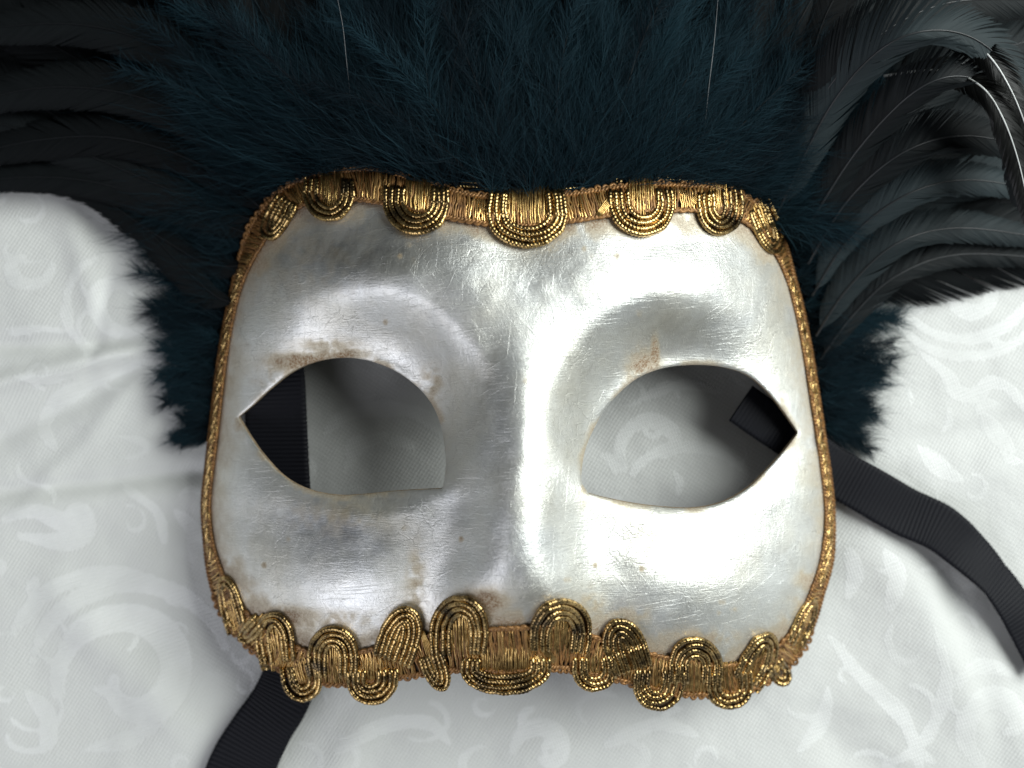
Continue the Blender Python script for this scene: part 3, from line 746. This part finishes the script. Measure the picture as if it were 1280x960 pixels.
def marabou(pts, nb, blen, taper=.45, label=None, quill=True, wmul=1.0, curl=.5):
    """downy plume: long loose barbs all round a thin quill. pts in u space"""
    sp = spine(np.array(pts), 40); Ls = np.linalg.norm(np.diff(sp, axis=0), axis=1).sum()
    t = rng.random(nb)**.85; f = t*38.999; i = f.astype(int); fr = (f-i)[:, None]
    base = sp[i]*(1-fr)+sp[i+1]*fr; tan = norm(sp[i+1]-sp[i])
    r = norm(rng.normal(size=(nb, 3))*np.array([1, 1, .55])); r = norm(r - tan*(r*tan).sum(1)[:, None])
    ln = blen*rng.uniform(.55, 1.15, nb)*(1-taper*t)*(.55+.45*np.minimum(1, t*6))
    ln = ln*np.where(rng.random(nb) < .12, 1.45, 1.0)
    fwd = rng.uniform(.45, 1.1, nb) + .5*t
    d0 = norm(r + tan*fwd[:, None]); d1 = norm(r*.55 + tan*(fwd+.5)[:, None] + rng.normal(0, curl*.5, (nb, 3)))
    S_ = 5; q = np.linspace(0, 1, S_)[None, :, None]
    wig = rng.normal(0, .05, (nb, 1, 3))*np.sin(q*math.pi*2)
    poly = base[:, None] + ln[:, None, None]*(d0[:, None]*q*(1-.5*q) + d1[:, None]*.55*q*q + wig)
    poly[..., 2] -= (ln[:, None]*.12)*(q[..., 0]**2)
    poly[..., 2] = np.maximum(poly[..., 2], 4)
    f_ = D/(D-poly[..., 2]); inn = inpoly(OUT[::3], 640+poly[..., 0]*f_, 480-poly[..., 1]*f_).any(1)   # no down lies over the face
    poly = poly[~inn]; d0 = d0[~inn]; nb = len(poly)
    wd = rng.uniform(.7, 1.5, (nb, 1))*(1-.8*q[0, :, 0]**1.5)[None]*wmul
    side = norm(np.cross(d0, norm(rng.normal(size=(nb, 3))*.7+np.array([0, 0, 1]))))
    V, F = strips(poly*K, wd*K, side)
    sh = np.repeat(rng.random(nb), S_*2)
    o = make_mesh('marabou_plume', V, F, M_fluff, root, attrs={'shade': sh})
    if quill:
        acc = Acc(); tube(acc, sp[:34]*K, np.linspace(1.3, .4, 34)*K, 5); acc.build('quill', M_quill, o)
    if label: o['label'] = label
    return o

def coque(pts, wid, label=None, mat=None, up=(0, 0, 1), pale=False, nb=None, splay=.6, ragged=.07, gap=0.0):
    """glossy curved cock feather: barbs lie side by side in two webs along a curved quill"""
    sp = spine(np.array(pts), 60); Ls = np.linalg.norm(np.diff(sp, axis=0), axis=1).sum()
    nb = nb or int(Ls/.75); S_ = 6; q = np.linspace(0, 1, S_)[None, :, None]; Vs = []; Fs = []; off = 0; sh = []
    for sg in (-1, 1):
        t = np.linspace(.03, .995, nb); f = t*58.999; i = f.astype(int); fr = (f-i)[:, None]
        base = sp[i]*(1-fr)+sp[i+1]*fr; tan = norm(sp[i+1]-sp[i]); sd = norm(np.cross(tan, np.array(up, float)))*sg
        ln = wid*(np.sin(np.clip(t*1.02, 0, 1)**.62*math.pi)**.55*.9+.12)*(1+rng.normal(0, ragged, nb)*.5)
        cl = np.repeat(rng.normal(0, 1, nb//9+2), 9)[:nb]                        # neighbouring barbs hook together in tufts
        a = splay + cl*.028 + rng.normal(0, .012, nb)
        d0 = norm(sd*np.sin(a)[:, None] + tan*np.cos(a)[:, None]); d1 = norm(sd*np.sin(a*.62)[:, None] + tan*np.cos(a*.62)[:, None])
        ln = ln/np.sin(a)*.8
        poly = base[:, None] + ln[:, None, None]*(d0[:, None]*q*(1-.5*q) + d1[:, None]*.5*q*q)
        nrm = norm(np.cross(sd, tan)*sg)
        nrm = np.where(nrm[:, 2:3] < 0, -nrm, nrm)
        poly = poly - nrm[:, None]*(ln[:, None, None]*.16*q**2) + nrm[:, None]*(cl[:, None, None]*.25*q)
        wd = (2.6*np.ones((nb, 1)))*(1-.7*q[0, :, 0]**6)[None]
        side = norm(tan + rng.normal(0, .05, (nb, 3)) + nrm*rng.normal(0, .04, (nb, 1)))
        V, F = strips(poly*K, wd*K, side); Vs.append(V); Fs.append(F+off); off += len(V)
        sh.append(np.repeat(np.clip(.5+cl*.08+rng.normal(0, .05, nb), 0, 1), S_*2))
    o = make_mesh('coque_feather', np.concatenate(Vs), np.concatenate(Fs), mat or M_coque, root, attrs={'shade': np.concatenate(sh)})
    acc = Acc(); tube(acc, sp*K + np.array([0, 0, .6*K]), np.linspace(1.5, .4, 60)*K, 6); acc.build('quill', M_quill_glint if pale else (M_quill if mat else M_quill_soft), o)
    if label: o['label'] = label
    return o

# --- long curved coque feathers. (px, py, z) control points
def cq(p, w, **k): return coque([U(*a) for a in p], w, **k)
LEFT = [
 ([(330, 300, 60), (230, 262, 70), (120, 228, 60), (20, 222, 40), (-90, 240, 20)], 34),
 ([(320, 330, 55), (260, 330, 50), (190, 290, 40), (90, 232, 30), (-60, 225, 20)], 30),
 ([(340, 270, 90), (250, 205, 110), (140, 172, 100), (20, 180, 70), (-90, 215, 40)], 42),
 ([(350, 250, 110), (270, 170, 140), (170, 120, 140), (50, 110, 110), (-80, 140, 70)], 46),
 ([(360, 240, 120), (290, 130, 150), (200, 60, 160), (90, 30, 130), (-60, 40, 90)], 48),
 ([(380, 230, 130), (330, 90, 170), (260, 0, 180), (160, -60, 150), (20, -90, 90)], 50),
 ([(330, 280, 70), (220, 240, 85), (100, 190, 70), (-20, 150, 50), (-120, 150, 30)], 40),
 ([(320, 260, 60), (200, 150, 60), (90, 70, 50), (-30, 10, 40), (-120, 0, 20)], 60),
 ([(350, 250, 50), (230, 110, 50), (140, 0, 50), (50, -80, 40), (-40, -130, 20)], 60),
 ([(325, 320, 40), (200, 230, 40), (80, 150, 35), (-40, 90, 25), (-120, 60, 20)], 60),
 ([(300, 380, 50), (270, 370, 55), (230, 335, 50), (180, 285, 35), (120, 248, 20)], 34),
 ([(400, 220, 60), (330, 60, 60), (270, -60, 60), (210, -140, 40)], 60)]
for p, w_ in LEFT: cq([(a, b, 18 + c*.42) for a, b, c in p], w_, mat=M_coque_dark)
for k in range(14):                                    # dull broad feathers underneath close the fan
    y1 = -150 + k*27; yr = -120 + k*36
    cq([(330+rng.uniform(-20, 20), 265+k*4, 26-k), (190, 80+y1*.62+40, 24), (50, y1*.95+10, 18), (-110, y1*1.05-20, 12)], 62, mat=M_coque_dark)
    cq([(990+rng.uniform(-20, 20), 265+k*5, 26-k), (1100, 90+yr*.62+30, 24), (1220, yr*.9+10, 18), (1380, yr*.95-20, 12)], 66, mat=M_coque_dark)
for k in range(10):
    x0 = 420 + k*52
    cq([(x0, 260, 60), (x0+(x0-650)*.12, 110, 56), (x0+(x0-650)*.25, -30, 50), (x0+(x0-650)*.35, -170, 40)], 70, mat=M_coque_dark)
TOP = []
for k in range(15):
    x0 = 380 + k*40; f = (x0-650)/300
    TOP.append(([(x0, 235, 90+rng.uniform(-30, 20)), (x0+f*60, 120, 110), (x0+f*120+rng.uniform(-20, 20), 0, 105), (x0+f*210+rng.uniform(-40, 40), -130, 60)], 50))
for p, w_ in TOP: cq(p, w_, mat=M_coque_dark)
RIGHT = [
 ([(960, 260, 120), (1010, 150, 160), (1080, 60, 180), (1180, 5, 170), (1310, 0, 130)], 50, {}),
 ([(970, 270, 130), (1040, 130, 190), (1120, 50, 215), (1210, 45, 210), (1275, 110, 180), (1300, 220, 140)], 44, dict(pale=False)),
 ([(1000, 300, 110), (1070, 190, 160), (1150, 110, 190), (1220, 100, 190), (1262, 160, 170), (1275, 260, 130)], 38, {}),
 ([(1110, 40, 170), (1170, 38, 182), (1225, 60, 196), (1262, 110, 195), (1288, 180, 170), (1300, 260, 140)], 26, dict(pale=True, mat=M_coque_black)),
 ([(1105, 95, 180), (1170, 88, 192), (1222, 105, 202), (1252, 145, 195), (1275, 210, 170), (1290, 290, 150)], 26, dict(pale=True, mat=M_coque_black)),
 ([(1010, 330, 90), (1060, 250, 120), (1130, 190, 130), (1210, 170, 120), (1310, 190, 80)], 42, {}),
 ([(1015, 370, 70), (1060, 300, 90), (1130, 245, 100), (1210, 225, 90), (1310, 240, 60)], 36, {}),
 ([(1020, 420, 60), (1060, 360, 75), (1120, 305, 80), (1200, 285, 70), (1320, 300, 45)], 34, {}),
 ([(1025, 450, 45), (1065, 395, 50), (1120, 345, 50), (1200, 318, 45), (1330, 325, 30)], 30, {}),
 ([(980, 280, 60), (1080, 170, 60), (1180, 90, 55), (1320, 40, 40)], 65, {}),
 ([(990, 300, 50), (1090, 220, 50), (1200, 160, 45), (1330, 130, 30)], 60, {}),
 ([(1000, 320, 40), (1100, 260, 40), (1210, 220, 35), (1340, 220, 25)], 55, {}),
 ([(1010, 360, 30), (1100, 310, 32), (1210, 285, 28), (1340, 285, 20)], 48, {}),
 ([(950, 240, 70), (1020, 80, 80), (1090, -40, 80), (1180, -130, 50)], 65, {}),
 ([(960, 250, 60), (1050, 100, 60), (1150, -20, 60), (1270, -110, 40)], 65, {}),
]
for p, w_, kw in RIGHT: cq([(a, b, c*(.55 if i == 0 else .75 if i == 1 else 1)) for i, (a, b, c) in enumerate(p)], w_, **kw)

# --- marabou down along the rim: from the left side over the top to the right side
def ring_pt(tx, ty):                      # a point just behind the rim
    d, i = nearest(OUT, [tx], [ty]); i = i[0]; return OUT[i]
def add_plume(px, py, ang, ln, nb, bl, dz=0, rise=10, bend=0, **k):
    """root on the screen, direction ang (degrees, 0 right, 90 up)"""
    q = ring_pt(px, py); z0 = max(14, float(surf(q[0]*1.0, q[1]*1.0)[0]) - 26 + dz)
    a = math.radians(ang); p0 = U(q[0], q[1], z0); pts = [p0 - np.array([math.cos(a), math.sin(a), 0])*16]
    for s_ in (.33, .66, 1.0):
        a2 = a + math.radians(bend)*s_
        pts.append(pts[-1] + np.array([math.cos(a2), math.sin(a2), 0])*(ln/3) + np.array([0, 0, rise*(1-1.7*s_)]))
    for p in pts: p[2] = max(p[2], 8)
    return marabou(pts, nb, bl, **k)

for layer, (lnm, zz) in enumerate(((1.05, -20), (.8, 2), (.5, 14))):
    for k in range(26):
        x = 335 + k*25.4 + rng.uniform(-8, 8); f = (x-655)/320
        add_plume(x, 225, 90 - f*42 + rng.uniform(-10, 10), rng.uniform(240, 340)*lnm*(1-.10*abs(f)), 1080, 82, dz=zz, rise=22, bend=-f*16+rng.uniform(-22, 22), wmul=.55, curl=.9)
for k in range(14):                                                       # corners: plumes thrown out over the long feathers
    add_plume(325, 275+rng.uniform(-20, 25), 112 + k*5 + rng.uniform(-4, 4), rng.uniform(150, 250)*(1-.03*k), 750, 66, dz=12, rise=10, bend=rng.uniform(-5, 22), wmul=.55, curl=.8)
    add_plume(985, 270+rng.uniform(-20, 25), 70 - k*5 + rng.uniform(-4, 4), rng.uniform(130, 215)*(1-.02*k), 900, 68, dz=28, rise=10, bend=rng.uniform(-22, 5), wmul=.55, curl=.8)
for k in range(46):                                                      # loose, thin plumes lying every way on top
    x = rng.uniform(330, 985); f = (x-655)/320
    add_plume(x, 225, 90 - f*48 + rng.uniform(-30, 30), rng.uniform(110, 290), 460, 70, dz=22, rise=22, bend=rng.uniform(-45, 45), wmul=.5, curl=1.1)
for layer in range(4):
    for k in range(15):
        y = 295 + k*18.0 + rng.uniform(-7, 7); sh = (y-295)/255; v = rng.uniform(.82, 1.1)
        add_plume(262, y, 152 + 34*sh + rng.uniform(-12, 12), (138-94*min(1, sh))*(1-.2*layer)*v+16, 520, (56-34*sh**1.5)*rng.uniform(.8, 1.15), dz=2+7*layer, rise=8, bend=rng.uniform(-10, 20), wmul=.5, taper=.35, curl=.7)
        v = rng.uniform(.85, 1.12)
        add_plume(1030, y-12, 34 - 36*sh + rng.uniform(-12, 12), (142-56*sh)*(1-.2*layer)*v, 520, (60-20*sh)*rng.uniform(.8, 1.15), dz=2+7*layer, rise=8, bend=rng.uniform(-20, 10), wmul=.5, taper=.35, curl=.7)
# a few pale quills stand out in the down
for p in ([(899, -20, 192), (893, 50, 190), (886, 110, 184), (878, 190, 160)], [(418, -20, 185), (428, 30, 184), (433, 75, 178), (441, 150, 155)]):
    acc = Acc(); pp = resample(catmull([tuple(a) for a in p], 3), 3); tube(acc, P(pp[:, 0], pp[:, 1], pp[:, 2]), (.08+.34*np.sin(np.linspace(0, math.pi, len(pp))))*K, 6)
    o = acc.build('bare_quill', M_quill_pale, root)
